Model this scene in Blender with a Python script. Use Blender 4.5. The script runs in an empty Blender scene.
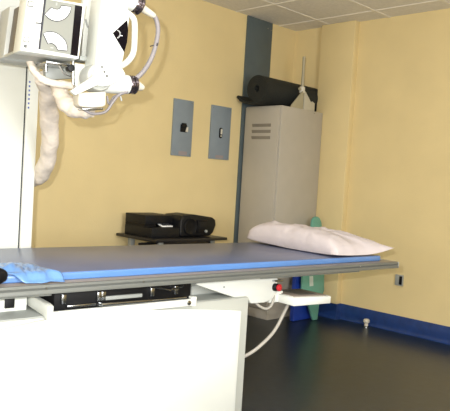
import bpy, bmesh, math, random
from mathutils import Vector, Matrix, noise
random.seed(7)
SC = bpy.context.scene
COL = SC.collection

# ------------------------------------------------------------------ camera solved from the vanishing points
CX, CY, FPX, EYE = 225.0, 205.5, 637.525, 1.25
def cdir(x, y): return Vector((x - CX, -(y - CY), -FPX))
RX = cdir(855, 216.3).normalized()          # along the back wall
RY = cdir(-419, 139).normalized()           # along the right wall
RZ = RX.cross(RY).normalized()
RY = RZ.cross(RX).normalized()
ROT = Matrix((RX, RY, RZ))                  # camera -> world
CAM = Vector((0, 0, EYE))
def ray(x, y): return ROT @ cdir(x, y)

cam_data = bpy.data.cameras.new('camera')
cam_data.sensor_width = 36; cam_data.sensor_fit = 'HORIZONTAL'
cam_data.lens = FPX * 36 / 450
cam_data.clip_start = 0.05
cam = bpy.data.objects.new('camera', cam_data); COL.objects.link(cam)
cam.matrix_world = Matrix.Translation(CAM) @ ROT.to_4x4()
SC.camera = cam

# ------------------------------------------------------------------ materials
def lin(h):
    h = h.lstrip('#'); c = [int(h[i:i + 2], 16) / 255 for i in (0, 2, 4)]
    return tuple(x / 12.92 if x < .04045 else ((x + .055) / 1.055) ** 2.4 for x in c) + (1,)
def mat(name, col, rough=.5, metal=0., var=.06, scale=8., bump=0., bscale=60., coat=0., spec=.5, detail=3., col2=None, stretch=(1, 1, 1), trans=0.):
    m = bpy.data.materials.new(name); m.use_nodes = True
    nt = m.node_tree; b = nt.nodes['Principled BSDF']
    c = lin(col) if isinstance(col, str) else col
    b.inputs['Roughness'].default_value = rough; b.inputs['Metallic'].default_value = metal
    b.inputs['Coat Weight'].default_value = coat; b.inputs['Specular IOR Level'].default_value = spec
    b.inputs['Transmission Weight'].default_value = trans
    tc = nt.nodes.new('ShaderNodeTexCoord'); mp = nt.nodes.new('ShaderNodeMapping')
    mp.inputs['Scale'].default_value = stretch
    nt.links.new(tc.outputs['Object'], mp.inputs['Vector'])
    n = nt.nodes.new('ShaderNodeTexNoise'); n.inputs['Scale'].default_value = scale; n.inputs['Detail'].default_value = detail
    nt.links.new(mp.outputs[0], n.inputs['Vector'])
    mx = nt.nodes.new('ShaderNodeMix'); mx.data_type = 'RGBA'
    d = lin(col2) if col2 else tuple(x * (1 - var * 2) for x in c[:3]) + (1,)
    mx.inputs[6].default_value = d; mx.inputs[7].default_value = tuple(min(1, x * (1 + var * .4)) for x in c[:3]) + (1,) if not col2 else c
    rp = nt.nodes.new('ShaderNodeMapRange'); rp.inputs[1].default_value = .3; rp.inputs[2].default_value = .7
    nt.links.new(n.outputs[0], rp.inputs[0]); nt.links.new(rp.outputs[0], mx.inputs[0])
    nt.links.new(mx.outputs[2], b.inputs['Base Color'])
    if bump:
        n2 = nt.nodes.new('ShaderNodeTexNoise'); n2.inputs['Scale'].default_value = bscale; n2.inputs['Detail'].default_value = 4
        nt.links.new(mp.outputs[0], n2.inputs['Vector'])
        bp = nt.nodes.new('ShaderNodeBump'); bp.inputs['Strength'].default_value = bump; bp.inputs['Distance'].default_value = .01
        nt.links.new(n2.outputs[0], bp.inputs['Height']); nt.links.new(bp.outputs[0], b.inputs['Normal'])
    return m
M = {}
M['wall'] = mat('yellow_wall_paint', '#e4d09c', .55, var=.025, scale=3, bump=.12, bscale=90, spec=.35)
M['tile'] = mat('ceiling_tile', '#ebe7df', .9, var=.04, scale=40, bump=.15, bscale=120, spec=.2)
M['tbar'] = mat('ceiling_grid_metal', '#f0ebe0', .5, var=.02)
M['floor'] = mat('dark_vinyl_floor', '#1f2a33', .3, var=.25, scale=14, bump=.03, bscale=25, col2='#161f27', spec=.5)
M['base'] = mat('blue_vinyl_baseboard', '#223e78', .35, var=.12, scale=18)
M['slate'] = mat('slate_blue_board', '#566265', .5, var=.06, scale=6)
M['panel'] = mat('grey_panel_metal', '#84909a', .4, var=.04, scale=10)
M['locker'] = mat('beige_locker_metal', '#b4aea2', .45, var=.03, scale=5)
M['lockdark'] = mat('locker_slot_dark', '#857e72', .7)
M['rubber'] = mat('black_rubber_mat', '#1d211f', .8, var=.15, scale=60, bump=.3, bscale=220)
M['foot'] = mat('stand_foot_enamel', '#bdb8a6', .5)
M['pole'] = mat('painted_pole', '#a9a288', .4)
M['offwhite'] = mat('off_white_plastic', '#dcd6c6', .5)
M['white'] = mat('white_enamel', '#e2e5de', .35, var=.015, scale=6)
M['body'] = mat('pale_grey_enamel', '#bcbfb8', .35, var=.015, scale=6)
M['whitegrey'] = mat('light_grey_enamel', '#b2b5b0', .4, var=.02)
M['midgrey'] = mat('mid_grey_enamel', '#9ea29e', .45, var=.04)
M['black'] = mat('black_plastic', '#111215', .5, var=.1, scale=20, spec=.3)
M['gloss'] = mat('glossy_black_strip', '#0c0810', .15, var=.05, spec=.2)
M['blackmatte'] = mat('black_matte', '#0a0a0d', .55, var=.1, scale=20, spec=.25)
M['table_black'] = mat('black_table_laminate', '#1b1a1d', .4, var=.1)
M['steel'] = mat('chrome_steel', '#b9bcbe', .22, 1., var=.05)
M['alu'] = mat('aluminium_rail', '#717470', .42, .3, var=.05, scale=4, stretch=(.3, 1, 12))
M['top'] = mat('taupe_table_laminate', '#8d8278', .4, var=.06, scale=10)
M['mattress'] = mat('blue_vinyl_mattress', '#5683c2', .28, var=.05, scale=6, bump=.03, bscale=30, spec=.8)
M['grey_top'] = mat('slate_grey_top', '#5b6688', .3, var=.05, scale=5, spec=.6)
M['sheet'] = mat('blue_plastic_sheet', '#6690c8', .25, var=.08, scale=10, bump=.3, bscale=18)
M['linen'] = mat('white_pillowcase', '#cfc6c8', .85, var=.03, scale=12, bump=.35, bscale=22)
M['keypad'] = mat('keypad_membrane', '#66625c', .5)
M['dkgrey'] = mat('dark_grey_plastic', '#5c5e5c', .5)
M['red'] = mat('red_button', '#c4242f', .35)
M['hose'] = mat('cloth_wrapped_hose', '#eadfd0', .8, var=.08, scale=20, bump=.5, bscale=50)
M['cable'] = mat('grey_cable_jacket', '#8e898b', .5, var=.05, scale=30)
M['creamcable'] = mat('cream_cable_jacket', '#aeaaa0', .45, var=.05, scale=30)
M['chrome_dark'] = mat('dark_chrome_ring', '#7d7378', .22, .9, var=.2, scale=30)
M['brown'] = mat('brown_recess_panel', '#6e6558', .5, var=.06)
M['face'] = mat('grey_face_plate', '#85877f', .5, var=.02)
M['print'] = mat('dark_print', '#2a2a33', .6)
M['paper'] = mat('white_print', '#f3f5f2', .5, var=.01)
M['bluemark'] = mat('blue_scale_print', '#5a6fb5', .6)
M['teal'] = mat('teal_plastic_board', '#6aa795', .4, var=.06)
M['blue'] = mat('royal_blue_board', '#1f3fa0', .4, var=.06)
M['label'] = mat('pale_label', '#c9d6cf', .6)
M['pink'] = mat('pinkish_patch', '#988f90', .6)  # flat pinkish tone low on each electrical panel

# ------------------------------------------------------------------ object helpers
BASE = {}
def thing(name, label, cat, loc=(0, 0, 0), group=None):
    o = bpy.data.objects.new(name, None); COL.objects.link(o); o.location = loc
    o.empty_display_size = .1
    o['label'] = label; o['category'] = cat
    if group: o['group'] = group
    BASE[o] = Vector(loc); return o
def obj(name, bm, m, parent=None, label=None, kind=None, smooth=38, sub=0, origin=None):
    base = BASE[parent] if parent else Vector(origin if origin else (0, 0, 0))
    bmesh.ops.recalc_face_normals(bm, faces=bm.faces[:])
    bmesh.ops.translate(bm, verts=bm.verts[:], vec=-base)
    me = bpy.data.meshes.new(name); bm.to_mesh(me); bm.free()
    for mm in (m if isinstance(m, (list, tuple)) else [m]): me.materials.append(mm)
    if smooth:
        me.shade_smooth(); me.set_sharp_from_angle(angle=math.radians(smooth))
    o = bpy.data.objects.new(name, me); COL.objects.link(o)
    if parent: o.parent = parent; BASE[o] = base
    else: o.location = base; BASE[o] = base
    if label: o['label'] = label
    if kind: o['kind'] = kind
    if sub:
        s = o.modifiers.new('subdivision', 'SUBSURF'); s.levels = s.render_levels = sub
    return o
def tag(o, label, cat, group=None):
    o['label'] = label; o['category'] = cat
    if group: o['group'] = group
    return o
ID = lambda x, y, z: Vector((x, y, z))
def box(bm, p0, p1, bev=0., seg=2, f=ID, mi=0):
    b2 = bmesh.new(); bmesh.ops.create_cube(b2, size=1)
    c = [(p0[i] + p1[i]) / 2 for i in range(3)]; s = [abs(p1[i] - p0[i]) for i in range(3)]
    for v in b2.verts: v.co = Vector([c[i] + v.co[i] * s[i] for i in range(3)])
    if bev: bmesh.ops.bevel(b2, geom=b2.edges[:], offset=min(bev, min(s) * .45), segments=seg, affect='EDGES', profile=.5)
    merge(bm, b2, f, mi); return bm
def merge(bm, b2, f=ID, mi=0):
    vm = {v: bm.verts.new(f(*v.co)) for v in b2.verts}
    for fc in b2.faces:
        try: nf = bm.faces.new([vm[v] for v in fc.verts]); nf.material_index = mi
        except ValueError: pass
    b2.free()
def prism(bm, pts, d0, d1, f, bev=0., seg=2, mi=0):
    """polygon pts (a, z) extruded from depth d0 to d1; f(a, d, z) -> world"""
    b2 = bmesh.new(); n = len(pts)
    A = [b2.verts.new((p[0], d0, p[1])) for p in pts]; B = [b2.verts.new((p[0], d1, p[1])) for p in pts]
    b2.faces.new(A); b2.faces.new(B[::-1])
    for i in range(n): b2.faces.new((A[i], B[i], B[(i + 1) % n], A[(i + 1) % n]))
    bmesh.ops.recalc_face_normals(b2, faces=b2.faces[:])
    if bev: bmesh.ops.bevel(b2, geom=b2.edges[:], offset=bev, segments=seg, affect='EDGES', profile=.5, clamp_overlap=True)
    merge(bm, b2, f, mi); return bm
def smooth_path(P, n=8):
    P = [Vector(p) for p in P]
    if len(P) < 3: return P
    Q = [P[0] * 2 - P[1]] + P + [P[-1] * 2 - P[-2]]; out = []
    for i in range(1, len(Q) - 2):
        for k in range(n):
            t = k / n; a, b, c, d = Q[i - 1:i + 3]
            out.append(.5 * ((2 * b) + (c - a) * t + (2 * a - 5 * b + 4 * c - d) * t * t + (3 * b - a - 3 * c + d) * t ** 3))
    return out + [P[-1]]
def tube(bm, P, r, n=14, mi=0, cap=True, fold=False):
    """P world points, r radius (number or function of 0..1)"""
    P = [Vector(p) for p in P]; N = len(P)
    rr = r if callable(r) else (lambda t: r)
    t0 = (P[1] - P[0]).normalized()
    up = Vector((0, 0, 1)) if abs(t0.z) < .9 else Vector((1, 0, 0))
    s = t0.cross(up).normalized(); rings = []
    for i, p in enumerate(P):
        t = (P[min(i + 1, N - 1)] - P[max(i - 1, 0)]).normalized()
        s = (s - t * s.dot(t)).normalized(); q = t.cross(s)
        tt_ = i / (N - 1)
        R = (lambda a: r(tt_, a)) if fold else (lambda a: rr(tt_))
        rings.append([bm.verts.new(p + (s * math.cos(a) + q * math.sin(a)) * R(a)) for a in [2 * math.pi * k / n for k in range(n)]])
    for i in range(N - 1):
        for k in range(n):
            fc = bm.faces.new((rings[i][k], rings[i][(k + 1) % n], rings[i + 1][(k + 1) % n], rings[i + 1][k])); fc.material_index = mi
    if cap:
        for rg in (rings[0][::-1], rings[-1]):
            fc = bm.faces.new(rg); fc.material_index = mi
    return bm
def lathe(bm, o, axis, prof, n=24, mi=0):
    """prof: list of (distance along axis, radius)"""
    o = Vector(o); ax = Vector(axis).normalized()
    up = Vector((0, 0, 1)) if abs(ax.z) < .9 else Vector((1, 0, 0))
    s = ax.cross(up).normalized(); q = ax.cross(s); rings = []
    for d, r in prof:
        rings.append([bm.verts.new(o + ax * d + (s * math.cos(2 * math.pi * k / n) + q * math.sin(2 * math.pi * k / n)) * max(r, 1e-4)) for k in range(n)])
    for i in range(len(rings) - 1):
        for k in range(n):
            fc = bm.faces.new((rings[i][k], rings[i][(k + 1) % n], rings[i + 1][(k + 1) % n], rings[i + 1][k])); fc.material_index = mi
    bm.faces.new(rings[0][::-1]); bm.faces.new(rings[-1]); return bm
NB = bmesh.new

# ------------------------------------------------------------------ room shell
XR, YB, H = 5.04, 4.12, 2.765
XL, YF = -1.1, -1.6
PX, PY0, PY1 = 4.97, 3.37, 3.75            # pilaster on the right wall
fl = obj('floor', box(NB(), (XL - .1, YF - .1, -.1), (XR + .1, YB + .1, 0)), M['floor'], kind='structure', smooth=0)
bm = box(NB(), (XL - .1, YF - .1, H), (XR + .1, YB + .1, H + .1))
for k in range(-4, 11):
    y = 3.67 - .61 * k
    if YF < y < YB: box(bm, (XL, y - .011, H - .004), (XR, y + .011, H), mi=1)
for k in range(0, 10):
    x = 4.785 - .61 * k
    if x > XL: box(bm, (x - .011, YF, H - .0045), (x + .011, YB, H), mi=1)
obj('ceiling', bm, [M['tile'], M['tbar']], kind='structure', smooth=0)
obj('wall_back', box(NB(), (XL - .1, YB, 0), (XR + .1, YB + .1, H)), M['wall'], kind='structure', smooth=0)
bm = box(NB(), (XR, YF, 0), (XR + .1, YB, H))
box(bm, (PX, PY0, 0), (XR + .02, PY1, H), .006)
obj('wall_right', bm, M['wall'], kind='structure', smooth=30)
obj('wall_left', box(NB(), (XL - .1, YF, 0), (XL, YB, H)), M['wall'], kind='structure', smooth=0)
obj('wall_front', box(NB(), (XL - .1, YF - .1, 0), (XR + .1, YF, H)), M['wall'], kind='structure', smooth=0)
# cove baseboard profile: (distance out of the wall, height)
COVE = [(0, 0), (.03, 0), (.022, .004), (.014, .012), (.009, .024), (.008, .04), (.008, .136), (.005, .142), (0, .142)]
def cove(path):
    bm = NB(); rows = []
    n = len(path)
    for i, p in enumerate(path):
        p = Vector(p); d = []
        if i > 0: d.append((p - Vector(path[i - 1])).normalized())
        if i < n - 1: d.append((Vector(path[i + 1]) - p).normalized())
        nrm = [Vector((-q.y, q.x)) for q in d]
        o = nrm[0] if len(nrm) == 1 else (nrm[0] + nrm[1]) / (1 + nrm[0].dot(nrm[1]))
        rows.append([bm.verts.new((p.x + o.x * a, p.y + o.y * a, z)) for a, z in COVE])
    m = len(COVE)
    for i in range(n - 1):
        for k in range(m): bm.faces.new((rows[i][k], rows[i + 1][k], rows[i + 1][(k + 1) % m], rows[i][(k + 1) % m]))
    bm.faces.new(rows[0]); bm.faces.new(rows[-1][::-1]); return bm
obj('baseboard_right', cove([(XR, YF), (XR, PY0), (PX, PY0), (PX, PY1), (XR, PY1), (XR, YB)]), M['base'], kind='structure', smooth=50)
obj('baseboard_back', cove([(XR - .03, YB), (XL, YB)]), M['base'], kind='structure', smooth=50)

# slate board on the back wall, floor to ceiling
t = thing('wall_board', 'tall slate-blue board on the yellow wall running up to the ceiling behind the locker', 'wall board', (4.49, YB, .145))
bd = obj('board', box(NB(), (4.315, YB - .014, .145), (4.668, YB, H - .004), .002), M['slate'], t)
for x, z in ((4.60, 2.70), (4.645, 2.69)):
    obj('screw', lathe(NB(), (x, YB - .013, z), (0, -1, 0), [(0, .008), (.003, .007), (.004, .0)], 10), M['steel'], bd)

# two electrical panels
def epanel(x0, x1, label):
    t = thing('electrical_panel', label, 'electrical panel', ((x0 + x1) / 2, YB, 1.415), 'grey electrical panels on the back wall')
    cp = obj('cover_plate', box(NB(), (x0, YB - .016, 1.415), (x1, YB + .002, 1.892), .004), M['panel'], t)
    for x in (x0 + .018, x1 - .018):
        for z in (1.435, 1.872):
            obj('screw', lathe(NB(), (x, YB - .016, z), (0, -1, 0), [(0, .004), (.002, .003)], 8), M['steel'], cp)
    return t
t = epanel(3.485, 3.706, 'grey electrical panel with a square black switch on the yellow wall')
obj('switch_plate', box(NB(), (3.565, YB - .021, 1.618), (3.638, YB - .016, 1.682), .004), M['black'], t)
obj('switch_guard', box(NB(), (3.572, YB - .036, 1.66), (3.62, YB - .02, 1.694), .004), M['black'], t)
obj('toggle', prism(NB(), [(3.618, 1.622), (3.640, 1.622), (3.640, 1.662), (3.628, 1.664)], YB - .036, YB - .02, ID, .003), M['offwhite'], t, 'off-white toggle')
obj('patch', box(NB(), (3.56, YB - .0168, 1.424), (3.655, YB - .0155, 1.456)), M['pink'], t, 'small pinkish patch')
t = epanel(3.924, 4.173, 'grey electrical panel with a slim oval latch, right one beside the slate-blue board')
sl = [(4.047 + .02 * math.cos(a), 1.652 + (.028 if math.sin(a) > 0 else -.028) + .02 * math.sin(a)) for a in [2 * math.pi * k / 20 for k in range(20)]]
lt = obj('latch_plate', prism(NB(), sl, YB - .021, YB - .016, ID, .001), M['black'], t)
obj('latch', box(NB(), (4.040, YB - .032, 1.64), (4.057, YB - .02, 1.688), .005), M['offwhite'], lt, 'cream latch tab')
obj('latch', box(NB(), (4.042, YB - .028, 1.618), (4.055, YB - .02, 1.632), .004), M['offwhite'], lt)
obj('patch', box(NB(), (4.00, YB - .0168, 1.424), (4.10, YB - .0155, 1.452)), M['pink'], t, 'small pinkish patch')

# ------------------------------------------------------------------ locker
LX0, LX1, LY0, LY1, LH = 4.34, 4.966, 3.665, 4.095, 1.925
t = thing('locker', 'tall beige metal locker with three louvred vents in the corner', 'locker', ((LX0 + LX1) / 2, (LY0 + LY1) / 2, 0))
bm = box(NB(), (LX0 + .018, LY0, .0), (LX1, LY1, LH), .006)
obj('body', bm, M['locker'], t)
bm = NB()
box(bm, (LX0, LY0 + .012, .09), (LX0 + .017, LY1 - .008, LH - .012), .005)
dr = obj('door', bm, M['locker'], t)
for z in (1.748, 1.692, 1.636):
    bm = prism(NB(), [(3.765, z - .014), (3.99, z - .014), (3.99, z + .014), (3.765, z + .014)], 0, .009, lambda a, d, zz: Vector((LX0 - d * (1 if zz > z else .1), a, zz)), .002)
    obj('vent', bm, M['lockdark'], dr, 'darker louvred slot')
obj('plinth', box(NB(), (LX0 + .004, LY0 + .006, 0), (LX0 + .02, LY1 - .006, .085), .003), M['locker'], t)
obj('rivet', lathe(NB(), (4.83, LY0 + .001, 1.905), (0, -1, 0), [(0, .007), (.003, .005)], 8), M['lockdark'], t)

# rolled mat on the locker: one spiral sheet with its loose end sticking out behind
bm = NB(); x0, x1, cy_, cz_ = 4.225, 5.034, 3.862, LH + .138
inner = []; TH = .0155
turns = 6
pts = []
for k in range(turns * 28 + 1):
    a = 2 * math.pi * k / 28; r = .028 + (.120 - .028) * k / (turns * 28)
    pts.append((a, r))
a_end = pts[-1][0]
def sp(a, r): return (cy_ + r * math.sin(a - a_end + 0), cz_ - r * math.cos(a - a_end))   # ends at the bottom heading +y
cen = [sp(a, r) for a, r in pts]
cen += [(cy_ + .04, cz_ - .125), (cy_ + .09, cz_ - .125), (cy_ + .14, cz_ - .116), (cy_ + .19, cz_ - .096), (cy_ + .235, cz_ - .058)]
rowsA = []
for i, c in enumerate(cen):
    p, q = cen[max(i - 1, 0)], cen[min(i + 1, len(cen) - 1)]
    tx, tz = q[0] - p[0], q[1] - p[1]; L = math.hypot(tx, tz) or 1; nx, nz = -tz / L, tx / L
    h = .0072 if i < len(pts) else .011
    rowsA.append([bm.verts.new((x, c[0] + s * nx * h, c[1] + s * nz * h)) for x, s in ((x0, 1), (x1, 1), (x1, -1), (x0, -1))])
for i in range(len(rowsA) - 1):
    for k in range(4): bm.faces.new((rowsA[i][k], rowsA[i][(k + 1) % 4], rowsA[i + 1][(k + 1) % 4], rowsA[i + 1][k]))
bm.faces.new(rowsA[0]); bm.faces.new(rowsA[-1])
mt = obj('rolled_mat', bm, M['rubber'], origin=(4.58, cy_, LH))
tag(mt, 'thick black rubber mat rolled up on top of the beige locker', 'mat')

# small stand with a pole on top of the locker
t = thing('pole_stand', 'slim pale pole on a white triangular foot on the locker before the mat', 'stand', (4.67, 3.69, LH))
obj('pole', tube(NB(), [(4.668, 3.695, LH + .002), (4.662, 3.695, 2.405)], .0145), M['pole'], t)
obj('collar', lathe(NB(), (4.663, 3.695, 2.075), (0, 0, 1), [(0, .024), (.006, .027), (.05, .027), (.056, .022)], 16), M['offwhite'], t)
obj('knob', lathe(NB(), (4.64, 3.69, 2.10), (-1, -.2, .25), [(0, .007), (.02, .007), (.021, .013), (.034, .013), (.038, .006)], 12), M['pole'], t)
obj('foot_plate', prism(NB(), [(4.49, LH), (4.665, LH), (4.665, LH + .17), (4.645, LH + .165), (4.50, LH + .022)], 3.672, 3.682, ID, .002), M['pole'], t)
obj('foot_plate', prism(NB(), [(4.675, LH), (4.84, LH), (4.838, LH + .075), (4.80, LH + .09), (4.785, LH + .075), (4.69, LH + .165), (4.675, LH + .17)], 3.672, 3.682, ID, .002), M['foot'], t)

# boards leaning in the corner
t = thing('paddle_board', 'teal plastic board with a rounded top leaning beside the locker behind the table', 'board', (4.72, 3.45, 0))
def lean(y0, k, zt): return lambda a, d, z: Vector((a, y0 + d + k * z, z))
out = [(4.715, .004), (4.775, .004), (4.82, .16), (4.895, .26), (4.905, .42), (4.895, .70), (4.888, .86)]
cx_, cz2, rr_ = 4.815, .872, .073
out += [(cx_ + rr_ * math.cos(a), cz2 + rr_ * math.sin(a)) for a in [math.pi * k / 10 for k in range(0, 11)]]
out += [(4.665, .66), (4.585, .45), (4.565, .26), (4.65, .16)]
obj('board', prism(NB(), out, 0, .025, lean(3.43, .12, 0), .005), M['teal'], t)
obj('label_plate', prism(NB(), [(4.672, .315), (4.727, .315), (4.727, .405), (4.672, .405)], -.002, .001, lean(3.43, .12, 0)), M['label'], t, 'small pale printed label')
t = thing('wedge_board', 'royal blue board standing on the floor behind the teal board', 'board', (4.64, 3.50, 0))
obj('board', prism(NB(), [(4.50, .004), (4.83, .004), (4.83, .20), (4.74, .48), (4.62, .52), (4.565, .40), (4.53, .20)], 0, .04, lean(3.50, .12, 0), .006), M['blue'], t)

# outlet and door stop on the right
t = thing('wall_outlet', 'small grey outlet box low on the right yellow wall', 'outlet', (XR, 2.776, .41))
obj('back_box', box(NB(), (XR - .022, 2.738, .408), (XR, 2.812, .502), .004), M['midgrey'], t)
obj('socket', box(NB(), (XR - .030, 2.742, .418), (XR - .02, 2.768, .492), .003), M['black'], t, 'black socket insert')
t = thing('door_stop', 'little pale door stop standing on the dark floor by the blue baseboard', 'door stop', (4.96, 3.03, 0))
obj('base', lathe(NB(), (4.96, 3.03, 0), (0, 0, 1), [(0, .030), (.006, .030), (.010, .022)], 18), M['steel'], t)
obj('cap', lathe(NB(), (4.96, 3.03, .009), (0, 0, 1), [(0, .018), (.022, .017), (.034, .028), (.052, .028), (.06, .020), (.063, .004)], 18), M['offwhite'], t)

# ------------------------------------------------------------------ low black table with machines by the back wall
t = thing('side_table', 'small black-topped table against the back wall behind the examination table', 'table', (3.31, 3.85, 0))
obj('table_top', box(NB(), (2.96, 3.60, .748), (3.70, 4.10, .77), .004), M['table_black'], t)
for x, y in ((3.06, 3.68), (3.60, 3.68), (3.06, 4.03), (3.60, 4.03)):
    obj('leg', box(NB(), (x - .02, y - .02, 0), (x + .02, y + .02, .748), .003), M['midgrey'], t)
obj('brace', tube(NB(), [(2.955, 3.80, .715), (3.04, 3.68, .738)], .011, 8), M['blackmatte'], t)
obj('apron', box(NB(), (3.08, 3.67, .71), (3.58, 3.69, .748), .002), M['table_black'], t)

t = thing('cassette_unit', 'black two-tier boxy machine with a white strip on its front, left on the side table', 'machine', (3.1, 3.87, .77))
obj('base_unit', box(NB(), (2.995, 3.70, .771), (3.27, 4.04, .845), .004), M['black'], t)
obj('upper_unit', box(NB(), (3.00, 3.79, .868), (3.27, 4.045, .935), .004), M['black'], t)
bm = box(NB(), (3.0, 3.80, .845), (3.11, 4.04, .868)); box(bm, (3.13, 3.93, .845), (3.27, 4.04, .868))
obj('spacer', bm, M['blackmatte'], t)
bm = NB(); prism(bm, [(0, 0), (.11, 0), (.11, .008), (0, .008)], 0, .06, lambda a, d, z: Vector((3.135 + a, 3.755 + d, .846 + z + d * .30)), .002)
pp = obj('key_strip', bm, M['paper'], t, 'row of white keys')
for k in range(6):
    obj('key_gap', box(NB(), (3.15 + k * .017, 3.757, .8465), (3.152 + k * .017, 3.80, .868)), M['print'], pp)

t = thing('stereo', 'black portable stereo with a rounded right end on the side table', 'stereo', (3.46, 3.80, .77))
prof = [(3.285, .774), (3.60, .774), (3.635, .80), (3.662, .86), (3.655, .905), (3.62, .925), (3.42, .948), (3.30, .938), (3.275, .90), (3.275, .80)]
obj('housing', prism(NB(), prof, 3.70, 3.93, ID, .012, 3), M['black'], t)
obj('speaker', lathe(NB(), (3.375, 3.702, .852), (0, -1, 0), [(0, .068), (.012, .067), (.015, .06), (.010, .05), (.006, .018), (.010, .004)], 28), M['blackmatte'], t)
dk = obj('deck_panel', box(NB(), (3.445, 3.688, .80), (3.555, 3.702, .905), .005), M['blackmatte'], t)
obj('deck_window', box(NB(), (3.458, 3.684, .835), (3.542, 3.689, .89), .003), M['black'], dk)
obj('volume_knob', lathe(NB(), (3.535, 3.688, .815), (0, -1, 0), [(0, .012), (.012, .011), (.014, .004)], 14), M['midgrey'], dk)
stt = [o for o in BASE if o.name == 'side_table'][0]
for P in ([(3.20, 3.615, .75), (3.205, 3.61, .735), (3.235, 3.605, .70), (3.27, 3.61, .62), (3.28, 3.66, .42)],
          [(3.48, 3.615, .75), (3.485, 3.61, .742), (3.53, 3.605, .722), (3.585, 3.61, .705), (3.62, 3.64, .62)]):
    obj('cord', tube(NB(), smooth_path(P, 6), .0035, 6), M['black'], stt, 'thin black cord dangling under the table top')

# ------------------------------------------------------------------ examination table (frame U along, V across, z up)
TA = math.radians(5.2514); TO = Vector((1.082, 2.194, 0))
TU = Vector((math.cos(TA), -math.sin(TA), 0)); TV = Vector((math.sin(TA), math.cos(TA), 0))
def T(u, v, z): return TO + TU * u + TV * v + Vector((0, 0, z))
U0, U1, VW = -.42, 2.474, .88
t = thing('x_ray_table', 'long white x-ray examination table with grey edge rails on a white pedestal', 'x-ray table', T(.5, .45, 0))
tt = obj('table_top', box(NB(), (U0, .010, .772), (U1 - .004, VW - .01, .80), .003, f=T), M['top'], t, 'taupe table surface')
def rail(v0, sgn):
    bm = NB(); pr = [(0, .764), (.016, .760), (.020, .766), (.020, .7985), (.012, .801), (.004, .799), (.0, .790), (.003, .780), (.0, .775)]
    prism(bm, [(v0 + sgn * a, z) for a, z in pr], U0, U1, lambda a, d, z: T(d, a, z)); return bm
obj('side_rail', rail(0, 1), M['alu'], t, 'grooved grey metal rail')
obj('side_rail', rail(VW, -1), M['alu'], t)
obj('end_cap', box(NB(), (U1 - .006, .0, .762), (U1 + .004, VW, .800), .003, f=T), M['midgrey'], t)
obj('under_frame', box(NB(), (U0 + .1, .10, .735), (U1 - .25, VW - .10, .770), .004, f=T), M['midgrey'], t)
for u in (.18, .62, 1.4, 2.1):
    obj('rail_screw', lathe(NB(), T(u, .0, .787), -TV, [(0, .004), (.002, .003)], 8), M['steel'], tt)
# pedestal
PE0, PE1 = -.38, 1.312
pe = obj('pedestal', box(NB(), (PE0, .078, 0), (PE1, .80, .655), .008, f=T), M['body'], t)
arc = []
for k in range(25):
    u = PE0 + .02 + (1.238 - PE0 - .02) * k / 24
    # height of the arched upper edge
    z = .656 - .060 * ((u - .36) / .88) ** 2 if u > .36 else .656 - .25 * (u - .36) ** 2
    arc.append((u, z))
fp = [(PE0 + .02, .06), (1.235, .085)] + [(a, z) for a, z in reversed(arc)]
fp[1:1] = []
obj('front_panel', prism(NB(), fp, .046, .062, T, .005), M['white'], pe, 'white cover panel with an arched upper edge')
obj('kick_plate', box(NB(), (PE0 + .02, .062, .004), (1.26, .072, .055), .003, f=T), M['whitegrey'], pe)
obj('top_cover', box(NB(), (PE0 + .02, .085, .654), (1.20, .78, .659), .002, f=T), M['midgrey'], pe, 'grey top of the pedestal')
# carrier between pedestal and top
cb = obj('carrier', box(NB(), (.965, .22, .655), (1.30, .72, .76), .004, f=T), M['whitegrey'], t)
obj('carrier_arm', prism(NB(), [(.985, .757), (1.40, .757), (1.40, .738), (1.528, .736), (1.524, .664), (1.50, .628), (1.44, .612), (1.345, .614), (1.31, .655), (1.228, .655), (.985, .733)], .095, .30, T, .005), M['white'], t)
obj('carrier', box(NB(), (U0 + .1, .22, .655), (.20, .72, .75), .004, f=T), M['white'], t)
obj('key_slot', box(NB(), (.106, .214, .672), (.146, .222, .712), .002, f=T), M['black'], t, 'small square black socket')
obj('latch_bar', box(NB(), (1.485, .07, .722), (1.545, .10, .730), .002, f=T), M['steel'], t)
obj('screw', lathe(NB(), T(1.155, .096, .713), -TV, [(0, .006), (.002, .005)], 10), M['midgrey'], t)
kb = obj('stop_button', lathe(NB(), T(1.512, .096, .690), (-TV + TU * .25), [(0, .014), (.02, .014), (.021, .019), (.030, .019), (.035, .013), (.036, .002)], 20), M['red'], t, 'red push button')
obj('button_collar', lathe(NB(), T(1.507, .098, .690), (-TV + TU * .25), [(0, .021), (.014, .021), (.018, .016)], 20), M['black'], kb)
# bucky tray
by = obj('bucky_tray', box(NB(), (.225, .045, .648), (.945, .065, .680), .003, f=T), M['white'], t, 'white tray rail')
obj('tray_box', box(NB(), (.25, .075, .672), (.935, .60, .757), .003, f=T), M['blackmatte'], by, 'black cassette compartment')
obj('tray_arm', prism(NB(), [(.045, .646), (.045, .705), (.075, .712), (.62, .738), (.62, .700), (.09, .66)], .212, .236, lambda a, d, z: T(d, a, z), .003), M['white'], by)
obj('tray_end', box(NB(), (.925, .045, .644), (.950, .09, .690), .003, f=T), M['white'], by)
obj('tray_bolt', lathe(NB(), T(.905, .046, .664), -TV, [(0, .012), (.004, .011), (.006, .005)], 14), M['steel'], by)
obj('tray_handle', tube(NB(), smooth_path([T(.44, .068, .694), T(.44, .030, .697), T(.46, .022, .699), T(.66, .022, .697), T(.68, .030, .695), T(.68, .068, .692)], 5), .007, 8), M['steel'], by)
for u in (.275, .435, .455, .70, .83):
    obj('tray_latch', box(NB(), (u, .058, .705), (u + .020, .080, .745), .003, f=T), M['steel'], by)
obj('tray_clamp', box(NB(), (.30, .056, .690), (.43, .076, .699), .002, f=T), M['steel'], by)
obj('tray_clamp', box(NB(), (.70, .056, .684), (.90, .076, .691), .002, f=T), M['steel'], by)
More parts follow.
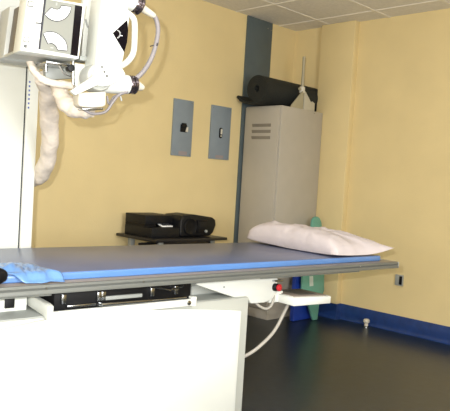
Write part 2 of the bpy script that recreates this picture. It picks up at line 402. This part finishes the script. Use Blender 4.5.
obj('tray_lid', box(NB(), (.475, .062, .705), (.66, .078, .722), .004, f=T), M['midgrey'], by)
obj('tray_lever', tube(NB(), [T(.72, .06, .745), T(.80, .055, .728), T(.88, .06, .742)], .005, 8), M['steel'], by)
# control panel under the right end
cp = obj('control_panel', prism(NB(), [(1.562, .600), (1.858, .592), (1.858, .634), (1.562, .646)], .0, .24, T, .006), M['white'], t, 'white control box')
obj('panel_face', prism(NB(), [(1.585, .6453), (1.84, .6352), (1.84, .639), (1.585, .649)], .02, .215, T, .001), M['top'], cp, 'taupe panel face')
obj('panel_inset', prism(NB(), [(1.65, .6470), (1.79, .6413), (1.79, .6425), (1.65, .6485)], .045, .18, T), M['keypad'], cp, 'dark keypad')
obj('panel_hanger', box(NB(), (1.50, .12, .60), (1.60, .24, .66), .005, f=T), M['white'], cp)
obj('supply_hose', tube(NB(), smooth_path([T(1.655, .12, .60), T(1.63, .12, .56), T(1.555, .12, .45), T(1.465, .12, .384), T(1.38, .13, .338), T(1.30, .15, .315)], 7), .0095, 12), M['creamcable'], t, 'pale hose drooping to the pedestal')
obj('loop_hose', tube(NB(), smooth_path([T(1.38, .12, .625), T(1.42, .11, .592), T(1.465, .105, .576), T(1.505, .11, .590), T(1.53, .12, .63), T(1.535, .14, .66)], 6), .0075, 10), M['creamcable'], t)

# mattress
bm = NB(); b2 = NB(); nx, ny = 60, 20
Um0, Um1, Vm0, Vm1 = -.36, 2.385, .072, .84
box(bm, (Um0, Vm0, .8005), (Um1, Vm1, .831), .006, 3, f=T)
mtr = obj('mattress', bm, M['mattress'], origin=T(1, .45, .80)); tag(mtr, 'thin blue vinyl mattress lying along the x-ray table', 'mattress')
obj('top_face', box(NB(), (Um0 + .004, Vm0 + .006, .829), (Um1 - .012, Vm1 - .004, .833), .0015, f=T), M['grey_top'], mtr, 'slate-grey top face')  # thin layer colouring the mattress top slate grey, sides stay blue
obj('strap', box(NB(), (Um1 - .01, .10, .801), (Um1 + .06, .16, .806), .002, f=T), M['midgrey'], mtr, 'short grey strap end')
BASE[mtr] = T(1, .45, .80)

# crumpled sheet over the left corner of the mattress
bm = NB(); N1, N2 = 40, 30; g = []
for i in range(N1):
    row = []
    for j in range(N2):
        s, q = i / (N1 - 1), j / (N2 - 1)
        u = -.05 + .315 * s - .05 * q * q; v = .068 + .28 * q - .045 * (1 - q) ** 2 * min(1, max(0, (u - .075) / .05))
        
        top = .834 if v > Vm0 - .004 else .834 - (.834 - .8035) * min(1, (Vm0 - .004 - v) / .03)
        w = (math.sin(17 * s + 9 * q + 3 * math.sin(6 * q)) * .5 + .5) * (math.sin(11 * q - 7 * s + 1) * .5 + .5)
        w2 = abs(math.sin(23 * s - 13 * q + 2 * math.sin(9 * s)))
        edge = min(1, 4 * min(s, 1 - s, q, 1 - q) + .12)
        row.append(bm.verts.new(T(u + .006 * math.sin(20 * q), v + .006 * math.sin(24 * s), top + (.022 * w + .010 * w2) * edge)))
    g.append(row)
for i in range(N1 - 1):
    for j in range(N2 - 1): bm.faces.new((g[i][j], g[i + 1][j], g[i + 1][j + 1], g[i][j + 1]))
sh = obj('plastic_sheet', bm, M['sheet'], origin=T(.1, .15, .80), smooth=60); tag(sh, 'crumpled blue plastic sheet over the left corner of the mattress', 'sheet')
sm = sh.modifiers.new('thickness', 'SOLIDIFY'); sm.thickness = .0015; sm.offset = 1

# black padded object at the left edge of the table
bm = NB(); bmesh.ops.create_uvsphere(bm, u_segments=28, v_segments=16, radius=1)
for v in bm.verts:
    x, y, z = v.co
    x = math.copysign(abs(x) ** .8, x); z = math.copysign(abs(z) ** .75, z)
    v.co = T(-.075 + .115 * x, .034 + .032 * y, .8385 + .038 * z)
hs = obj('positioning_pad', bm, M['blackmatte'], origin=T(-.06, .1, .81)); tag(hs, 'rounded black pad on the near edge of the table, at its left', 'pad')

# pillow
bm = NB(); NU, NV = 44, 52; grid = {}
pc = (2.24, .462)
def pil(s, q):
    # outline: slightly concave sides, drawn out corners
    eu = .275 * (1 - .07 * (1 - q * q)); ev = .405 * (1 - .06 * (1 - s * s))
    ps, pq = (7. if s < 0 else 2.6), (7. if q > 0 else 2.6)
    es, eq = (.36 if s < 0 else .62), (.36 if q > 0 else .6)
    hgt = max(0., 1 - abs(s) ** ps) ** es * max(0., 1 - abs(q) ** pq) ** eq
    return s * eu, q * ev, hgt
for side in (1, -1):
    for i in range(NU + 1):
        for j in range(NV + 1):
            s, q = -1 + 2 * i / NU, -1 + 2 * j / NV
            rim = i in (0, NU) or j in (0, NV)
            if side == -1 and rim: grid[(side, i, j)] = grid[(1, i, j)]; continue
            u, v, h = pil(s, q)
            lift = .008 + .012 * (abs(s) * abs(q)) ** 2
            if s > 0 and q < 0: lift += .03 * (s * -q) ** 2            # near right corner stands up
            rid = lambda x, y: 1 - abs(noise.noise(Vector((x, y, 1.7)))) * 3
            wr = .010 * noise.noise(Vector((1.6 * s, 1.6 * q, .3))) + .010 * max(0, rid(2.2 * (s + .5 * q), 1.1 * (q - .4 * s))) + .009 * max(0, rid(1.2 * s + 4, 3.1 * q - s))
            wr += .003 * noise.noise(Vector((6 * s, 6 * q, 2.)))
            if side == 1: z = .832 + lift + h * (.114 + wr * 1.15) + .012 * h * (-s if s < 0 else 0)
            else: z = .832 + lift - h * (lift - .001)
            z += .012 * (q > 0) * q * (s < 0) * -s
            grid[(side, i, j)] = bm.verts.new(T(pc[0] + u + .01 * q, pc[1] + v, z))
for side in (1, -1):
    for i in range(NU):
        for j in range(NV): 
            f_ = [grid[(side, i, j)], grid[(side, i + 1, j)], grid[(side, i + 1, j + 1)], grid[(side, i, j + 1)]]
            try: bm.faces.new(f_ if side == 1 else f_[::-1])
            except ValueError: pass
po = obj('pillow', bm, M['linen'], origin=T(pc[0], pc[1], .832), smooth=80); tag(po, 'white pillow in a wrinkled case on the right end of the blue mattress', 'pillow')

# ------------------------------------------------------------------ x-ray tube stand (head frame: A right, B away, z up)
HA = math.radians(10); HR = Vector((math.cos(HA), -math.sin(HA), 0)); HB = Vector((math.sin(HA), math.cos(HA), 0))
HO = CAM + ray(20.5, 50.6) / FPX * 2.45
def hl(px, py, b=0.):                       # photograph point on the head plane b -> (a, z) in metres
    d = ray(px, py); k = (b - (CAM - HO).dot(HB)) / d.dot(HB); p = CAM + d * k - HO
    return (p.dot(HR), p.z)
def Hd(a, b, z): return HO + HR * a + HB * b + Vector((0, 0, z))
def hp(px, py, b):
    a, z = hl(px, py, b); return Hd(a, b, z)
def hpoly(pts, b0, b1, bev=0., seg=2, bm=None, ref=None):
    return prism(bm or NB(), [hl(x, y, b0 if ref is None else ref) for x, y in pts], b0, b1, Hd, bev, seg)
def cl(px, py, v):                          # photograph point on the table-frame plane v -> (u, z)
    d = ray(px, py); k = (v - (CAM - TO).dot(TV)) / d.dot(TV); p = CAM + d * k - TO
    return (p.dot(TU), p.z)
CV = .97
cu = cl(25, 165, CV)[0]
su0, su1 = cl(28, 82, CV - .012)[0], cl(39.3, 82, CV - .012)[0]
t = thing('x_ray_tube_stand', 'white floor-standing x-ray tube stand with swivelling tube head left of the picture', 'x-ray stand', T(su0 - .12, CV + .12, 0))
CT = 2.55
co = obj('column', box(NB(), (su0 - .34, CV, 0), (su0 - .006, CV + .26, CT), .006, f=T), M['white'], t)
st = obj('scale_strip', box(NB(), (su0, CV - .012, .02), (su1, CV + .25, CT), .004, f=T), M['white'], co)
obj('slide_slot', box(NB(), (su0 - .014, CV + .004, .0), (su0 + .008, CV + .2, CT - .01), f=T), M['print'], co, 'dark slot beside the scale strip')
for k in range(7):
    z = cl(30, 82 + 4.3 * k, CV - .012)[1]
    o = obj('scale_mark', box(NB(), (su0 + .005, CV - .0135, z - .005), (su0 + .013, CV - .0115, z + .005), f=T), M['bluemark'], co, 'blue scale mark' if k == 0 else None)
obj('panel_seam', box(NB(), (su0 - .155, CV - .001, .02), (su0 - .152, CV + .001, 1.66), f=T), M['midgrey'], co)
obj('foot', box(NB(), (su0 - .42, CV - .05, 0), (su1 + .05, CV + .34, .05), .01, f=T), M['whitegrey'], t)
# carriage arm reaching from the column to the head
obj('carriage', box(NB(), (-.02, .40, .03), (.36, .58, .30), .01, f=Hd), M['whitegrey'], t)
cp_ = cl(20, 30, CV)
obj('carriage_arm', box(NB(), (.06, .33, .06), (.20, .66, .20), .008, f=Hd), M['whitegrey'], t)
# control box
Q = [(28, -5.5), (86, 4), (79, 59.3), (20.5, 50.6)]
qa = [hl(*p) for p in Q]
bx = obj('control_box', prism(NB(), qa, 0, .10, Hd, .005), M['white'], t, 'white control box with angle dials')
def inset(poly, dx, dz0=0): return [(poly[0][0] + dx, poly[0][1] - dz0), (poly[1][0] - .004, poly[1][1] - dz0), (poly[2][0] - .004, poly[2][1] + dz0), (poly[3][0] + dx, poly[3][1] + dz0)]
obj('side_recess', prism(NB(), inset(qa, .018, .010), .095, .235, Hd, .002), M['brown'], bx, 'brown recessed side panel')
obj('rear_housing', prism(NB(), qa, .23, .36, Hd, .006), M['whitegrey'], bx)
obj('bottom_plate', prism(NB(), [(qa[3][0] + .004, qa[3][1] + .002), (qa[2][0] - .004, qa[2][1] + .002), (qa[2][0] - .004, qa[2][1] + .012), (qa[3][0] + .004, qa[3][1] + .012)], .095, .235, Hd), M['whitegrey'], bx)
f0 = -.0035
face = obj('face_plate', hpoly([(46, -1.0), (81.5, 5.5), (76.5, 55.5), (40, 49.3)], f0, .001), M['face'], bx, 'grey dial face')
obj('slit', hpoly([(44.3, -.8), (46.2, -.8), (40.2, 49.3), (38.5, 49.0)], f0 - .0005, .001), M['print'], bx, 'dark vertical slit')
obj('indicator_strip', hpoly([(75.2, 5.2), (82.6, 6.4), (77.6, 56.2), (70.6, 54.8)], f0 - .0015, .001), M['gloss'], bx, 'glossy black strip')
obj('pointer', hpoly([(36, 22.2), (42.6, 22.9), (42.5, 24.0), (36, 23.2)], f0 - .003, .001), M['print'], bx)
S1 = [(45.3, 14.2), (48.6, 17.6), (52.4, 19.8), (56.4, 20.8), (60.3, 20.3), (64.2, 18.6), (67.4, 15.8), (69.8, 11.8), (71, 7.1), (61.9, 6), (60.9, 8), (59.5, 9.2), (57.2, 9.9), (54.8, 9.5), (53, 8.8), (51.6, 7.9)]
S2 = [(43.7, 33.5), (47, 32.3), (50.8, 32), (55, 32.9), (58.7, 34.8), (62.3, 37.7), (65, 41), (66.6, 45.4), (67, 50.3), (58, 49.4), (57.1, 46.8), (55.6, 45), (53.7, 43.4), (51.6, 42.7), (50, 42.8), (48.4, 43.5)]
for S in (S1, S2):
    cxm = sum(p[0] for p in S) / len(S); cym = sum(p[1] for p in S) / len(S)
    big = []
    n = len(S)
    for i, p in enumerate(S):
        a, c = S[i - 1], S[(i + 1) % n]; e = (c[0] - a[0], c[1] - a[1]); L = math.hypot(*e)
        nx_, ny_ = e[1] / L, -e[0] / L
        big.append((p[0] + nx_ * .85, p[1] + ny_ * .85) if S is S2 else (p[0] - nx_ * .85, p[1] - ny_ * .85))
    o = obj('dial_scale', hpoly(S, f0 - .0035, f0 + .001), M['paper'], bx, 'white fan-shaped angle scale')
    BASE[o] = BASE[t]
    obj('dial_outline', hpoly(big, f0 - .0022, f0 + .001), M['print'], face)
    a, c = (S[2], S[14]) if S is S1 else (S[2], S[14])
    obj('dial_needle', hpoly([(a[0], a[1]), (a[0] + .5, a[1] + .05), (c[0] + 1.5, c[1]), (c[0] + 1.1, c[1])], f0 - .0042, f0), M['midgrey'], face)
for q in ([(56, 2.4), (57.6, 2.7), (57.3, 5.6), (55.8, 5.3)], [(50.6, 46.8), (53.6, 47.3), (53.4, 48.6), (50.4, 48.1)]):
    obj('dial_mark', hpoly(q, f0 - .0012, f0 + .001), M['midgrey'], face)
for q in ([(28.2, .6), (33.8, 1.4), (33.2, 7), (27.6, 6.2)], [(24, 36.2), (29.8, 37), (29.2, 42.6), (23.4, 41.8)]):
    b_ = obj('push_button', hpoly(q, -.004, .001, .001), M['dkgrey'], bx, 'square grey framed button')
    c = (sum(p[0] for p in q) / 4, sum(p[1] for p in q) / 4)
    obj('push_button', hpoly([(c[0] + (p[0] - c[0]) * .72, c[1] + (p[1] - c[1]) * .72) for p in q], -.006, -.003, .001), M['white'], bx)
obj('rating_mark', hpoly([(23.8, 44.2), (27.2, 44.7), (26.8, 48), (23.4, 47.5)], -.0012, .001), M['dkgrey'], bx)
# mechanism under the box
mech = obj('mounting_plate', hpoly([(44, 60), (84, 66), (80, 78), (46, 80)], .24, .27, .003), M['midgrey'], t)
obj('locking_knob', lathe(NB(), hp(67.5, 69, .12), -HB, [(0, .010), (.03, .010), (.032, .015), (.047, .0145), (.049, .005)], 16), M['black'], t, 'black locking knob')
obj('mounting_arm', hpoly([(46, 60), (71, 64), (71, 66), (46, 62.5)], .10, .22, .002), M['steel'], t)
obj('linkage', tube(NB(), [hp(46, 63, .14), hp(46, 72, .14)], .006, 8), M['steel'], t)
obj('linkage', tube(NB(), [hp(57, 62, .14), hp(64, 73, .14), hp(76, 77, .13)], .005, 8), M['steel'], t)
obj('linkage', tube(NB(), [hp(73, 61, .08), hp(73.2, 85, .08)], .0065, 10), M['steel'], t)
obj('hinge_block', hpoly([(80, 55.5), (92, 57), (91.5, 61.5), (80, 60)], .10, .18, .002), M['midgrey'], t)
obj('back_plate', hpoly([(84, -12), (106, -8), (104, 62), (82, 62)], .17, .20, .004), M['white'], t)
obj('back_plate', hpoly([(74.5, 63), (100, 66), (98, 84), (84, 90), (75, 86)], .12, .16, .004), M['white'], t)
obj('level_arc', tube(NB(), smooth_path([hp(85.5, 19, .168), hp(87.5, 26, .168), hp(92, 32, .168)], 6), .004, 6), M['midgrey'], t)
# tube housing
TP = [(104, -22), (131, -18), (128.5, 12), (129.6, 20), (124, 56), (121.5, 66), (126, 74), (119, 81), (109, 86), (97, 86), (94.5, 76)]
th = obj('tube_housing', hpoly(TP, .0, .12, .006, 3), M['white'], t, 'white tube housing plate')
obj('angle_dial', hpoly([(113, 33), (127.3, 20), (128.2, 30), (127.2, 42), (124.4, 52)], -.003, .002), M['gloss'], th, 'black angle dial with white ticks')
for k in range(9):
    a = math.radians(-64 + 16 * k); r0, r1 = 3.6, 4.8
    x0_, y0_, x1_, y1_ = 116 + r0 * math.cos(a), 34 + r0 * math.sin(a), 116 + r1 * math.cos(a), 34 + r1 * math.sin(a)
    nx_, ny_ = -math.sin(a) * .2, math.cos(a) * .2
    obj('dial_tick', hpoly([(x0_ - nx_, y0_ - ny_), (x1_ - nx_, y1_ - ny_), (x1_ + nx_, y1_ + ny_), (x0_ + nx_, y0_ + ny_)], -.0042, -.002), M['paper'], th)
obj('dial_tick', hpoly([(120, 35), (122.6, 35.4), (122.6, 36.1), (120, 35.7)], -.0042, -.002), M['paper'], th)
for p in ((102, 67), (104.5, 71.8), (107, 76)):
    obj('screw', lathe(NB(), hp(p[0], p[1], .0 if p[1] < 68 else -.03), -HB, [(0, .0055), (.003, .004)], 10), M['dkgrey'], th)
obj('handle', tube(NB(), smooth_path([hp(124, 11, .05), hp(130, 15, .035), hp(134.2, 21, .03), hp(134.6, 36, .03), hp(133.4, 52, .03), hp(128.5, 60.5, .035), hp(121, 66, .05)], 7), .0135, 14), M['white'], t, 'white grab handle')
# horns
def horn(p0, p1, b, r, nm):
    A, B = hp(*p0, b), hp(*p1, b); ax = B - A; L = ax.length
    return obj(nm, lathe(NB(), A, ax, [(0, r * .93), (.01, r), (L * .8, r), (L, r * .93)], 28), M['white'], t)
horn((98, 82), (127.5, 84.6), .075, .044, 'tube_horn')
horn((112, -8), (134, 3), .06, .042, 'tube_horn')
def ring(p0, p1, b, r, nm):
    A, B = hp(*p0, b), hp(*p1, b); ax = B - A; L = ax.length
    o = obj(nm, lathe(NB(), A, ax, [(0, r * .95), (L * .12, r), (L * .32, r), (L * .36, r * .86), (L * .58, r * .86), (L * .62, r), (L * .88, r), (L, r * .9)], 28), M['chrome_dark'], t, 'dark chrome ring')
    return o
ring((127.3, 84.5), (135.6, 85.2), .075, .0405, 'cable_ring')
ring((133.6, 2.8), (141.0, 7.4), .06, .040, 'cable_ring')
def cone(p0, p1, b, r0, r1, nm):
    A, B = hp(*p0, b), hp(*p1, b); ax = B - A; L = ax.length
    return obj(nm, lathe(NB(), A, ax, [(0, r0), (L * .75, r0 * .3 + r1 * .7), (L * .95, r1), (L, r1 * .7)], 20), M['offwhite'], t)
cone((135.4, 85.2), (144, 88), .075, .026, .010, 'cable_gland')
cone((140.4, 7.0), (155, 16.4), .06, .019, .012, 'cable_gland')
hv = obj('high_voltage_cable', tube(NB(), smooth_path([hp(153, 15, .06), hp(156.3, 19.5, .06), hp(158, 30, .058), hp(156.3, 43, .055), hp(151.5, 58, .05), hp(144.5, 70, .05), hp(137, 77.5, .06), hp(129, 80, .075)], 8), .0105, 14), M['cable'], t, 'thick grey looped cable')
obj('cable_tie', tube(NB(), [hp(155.3, 44.6, .054), hp(156.6, 45.2, .054)], .0122, 14), M['print'], hv)
obj('cable_tie', tube(NB(), [hp(153.4, 45.4, .045), hp(150.2, 46.2, .042)], .0025, 6), M['print'], hv)
# drum, collimator, bar
A = hp(92, 79, .10)
dr_ = obj('rotation_drum', lathe(NB(), A, -HB, [(0, .058), (.075, .058), (.082, .054), (.084, .046), (.078, .044), (.080, .02), (.08, .001)], 36), M['whitegrey'], t, 'round rotation joint')
obj('lever_bar', hpoly([(71, 91), (75.8, 95.2), (110, 79.5), (121, 69), (117, 63.5), (98, 73.2)], -.03, -.002, .004), M['white'], t, 'flat white lever bar')
cl_ = obj('collimator', hpoly([(78.5, 92.5), (106.5, 91.5), (106.3, 105.2), (103, 107), (93, 107.8), (82, 107), (79, 105)], -.01, .055, .008, 3), M['offwhite'], t)
obj('collimator_window', hpoly([(82, 108.2), (104, 108), (103, 109.6), (93, 110.4), (83, 109.8)], .0, .05, .002), M['steel'], cl_)
obj('signal_cable', tube(NB(), smooth_path([hp(81, 106, .03), hp(84, 109.5, .03), hp(92, 113.6, .03), hp(101, 113.2, .03), hp(107, 110.5, .03), hp(113, 102, .03), hp(119, 95, .04), hp(127, 92, .05)], 7), .0058, 10), M['cable'], t)
obj('signal_cable', tube(NB(), smooth_path([hp(107, 96, .06), hp(109, 104, .06), hp(114, 97, .06), hp(122, 94, .06)], 6), .005, 8), M['cable'], t)
obj('cable_clip', tube(NB(), [hp(120.5, 96, .04), hp(121.6, 101, .04)], .004, 6), M['midgrey'], t)
# hoses
def crinkle(r, k, amp=.1):
    ph = random.random() * 6
    def fn(s, a):
        w = math.sin(k * s + 1.5 * math.sin(a + ph) + ph) + .7 * math.sin(k * .43 * s - 2 * a + 2 * ph) + .5 * math.sin(k * 1.7 * s + 3 * a)
        return r * (1 + amp * .6 * w)
    return fn
def hose(P, r, nm, m, k=60, amp=.1, lb=None):
    S = smooth_path(P, 18)
    return obj(nm, tube(NB(), S, crinkle(r, k, amp), 24, fold=True), m, t, lb)
hose([hp(29, 59, .26), hp(33.5, 70, .22), hp(42, 79, .19), hp(54, 83.4, .17), hp(74, 85.8, .12)], .0155, 'hose', M['hose'], 50, .06, 'cream cloth hose under the box')
hose([hp(44.5, 78, .34), hp(48, 92, .42), hp(48.6, 110, .52), hp(50, 132, .62), hp(49, 152, .72), hp(44.5, 168, .82), hp(38, 177, .92), hp(30, 179, .99)], .043, 'wrapped_hose', M['hose'], 38, .09, 'cloth-wrapped cable bundle hanging down to the column')
hose([hp(58, 84, .24), hp(62, 96, .22), hp(69, 106.5, .18), hp(80, 110.5, .14), hp(92, 109, .10)], 0.036, 'wrapped_hose', M['hose'], 26, .12, 'cloth-wrapped cable bundle curving up to the collimator')

# ------------------------------------------------------------------ light
def light(name, kind, loc, energy, color=(1, 1, 1), **k):
    L = bpy.data.lights.new(name, kind); L.energy = energy; L.color = color
    for a, v in k.items(): setattr(L, a, v)
    o = bpy.data.objects.new(name, L); COL.objects.link(o); o.location = loc; return o
right, up = ROT @ Vector((1, 0, 0)), ROT @ Vector((0, 1, 0))
fo = light('camera_flash', 'SPOT', CAM - right * .09 + up * .095, 255, (1, .98, .96), shadow_soft_size=.015, spot_size=math.radians(95), spot_blend=.5)
fo.rotation_euler = cam.matrix_world.to_euler()
for i, (x, y) in enumerate(((.6, 1.2), (2.8, .6), (1.6, -.6))):
    o = light('ceiling_light', 'AREA', (x, y, H - .02), 16, (1, .97, .92), shape='RECTANGLE', size=1.2, size_y=.6)
for loc, tgt in (((1.0, YF + .03, 1.55), (0, 1, 0)), ((XL + .03, .9, 1.55), (1, 0, 0))):
    o = light('side_fill', 'AREA', loc, 118 if tgt[1] else 36, (.96, .98, 1), shape='RECTANGLE', size=1.5, size_y=1.3)  # area lamps added for sideways ambient; both walls are built without windows
    o.rotation_euler = Vector(tgt).to_track_quat('-Z', 'Y').to_euler()
w = bpy.data.worlds.new('world'); SC.world = w; w.use_nodes = True
w.node_tree.nodes['Background'].inputs[0].default_value = (.9, .85, .75, 1); w.node_tree.nodes['Background'].inputs[1].default_value = .2

vs = SC.view_settings
vs.view_transform = 'Standard'; vs.look = 'None'; vs.gamma = 1; vs.use_curve_mapping = False; vs.exposure = 0.0
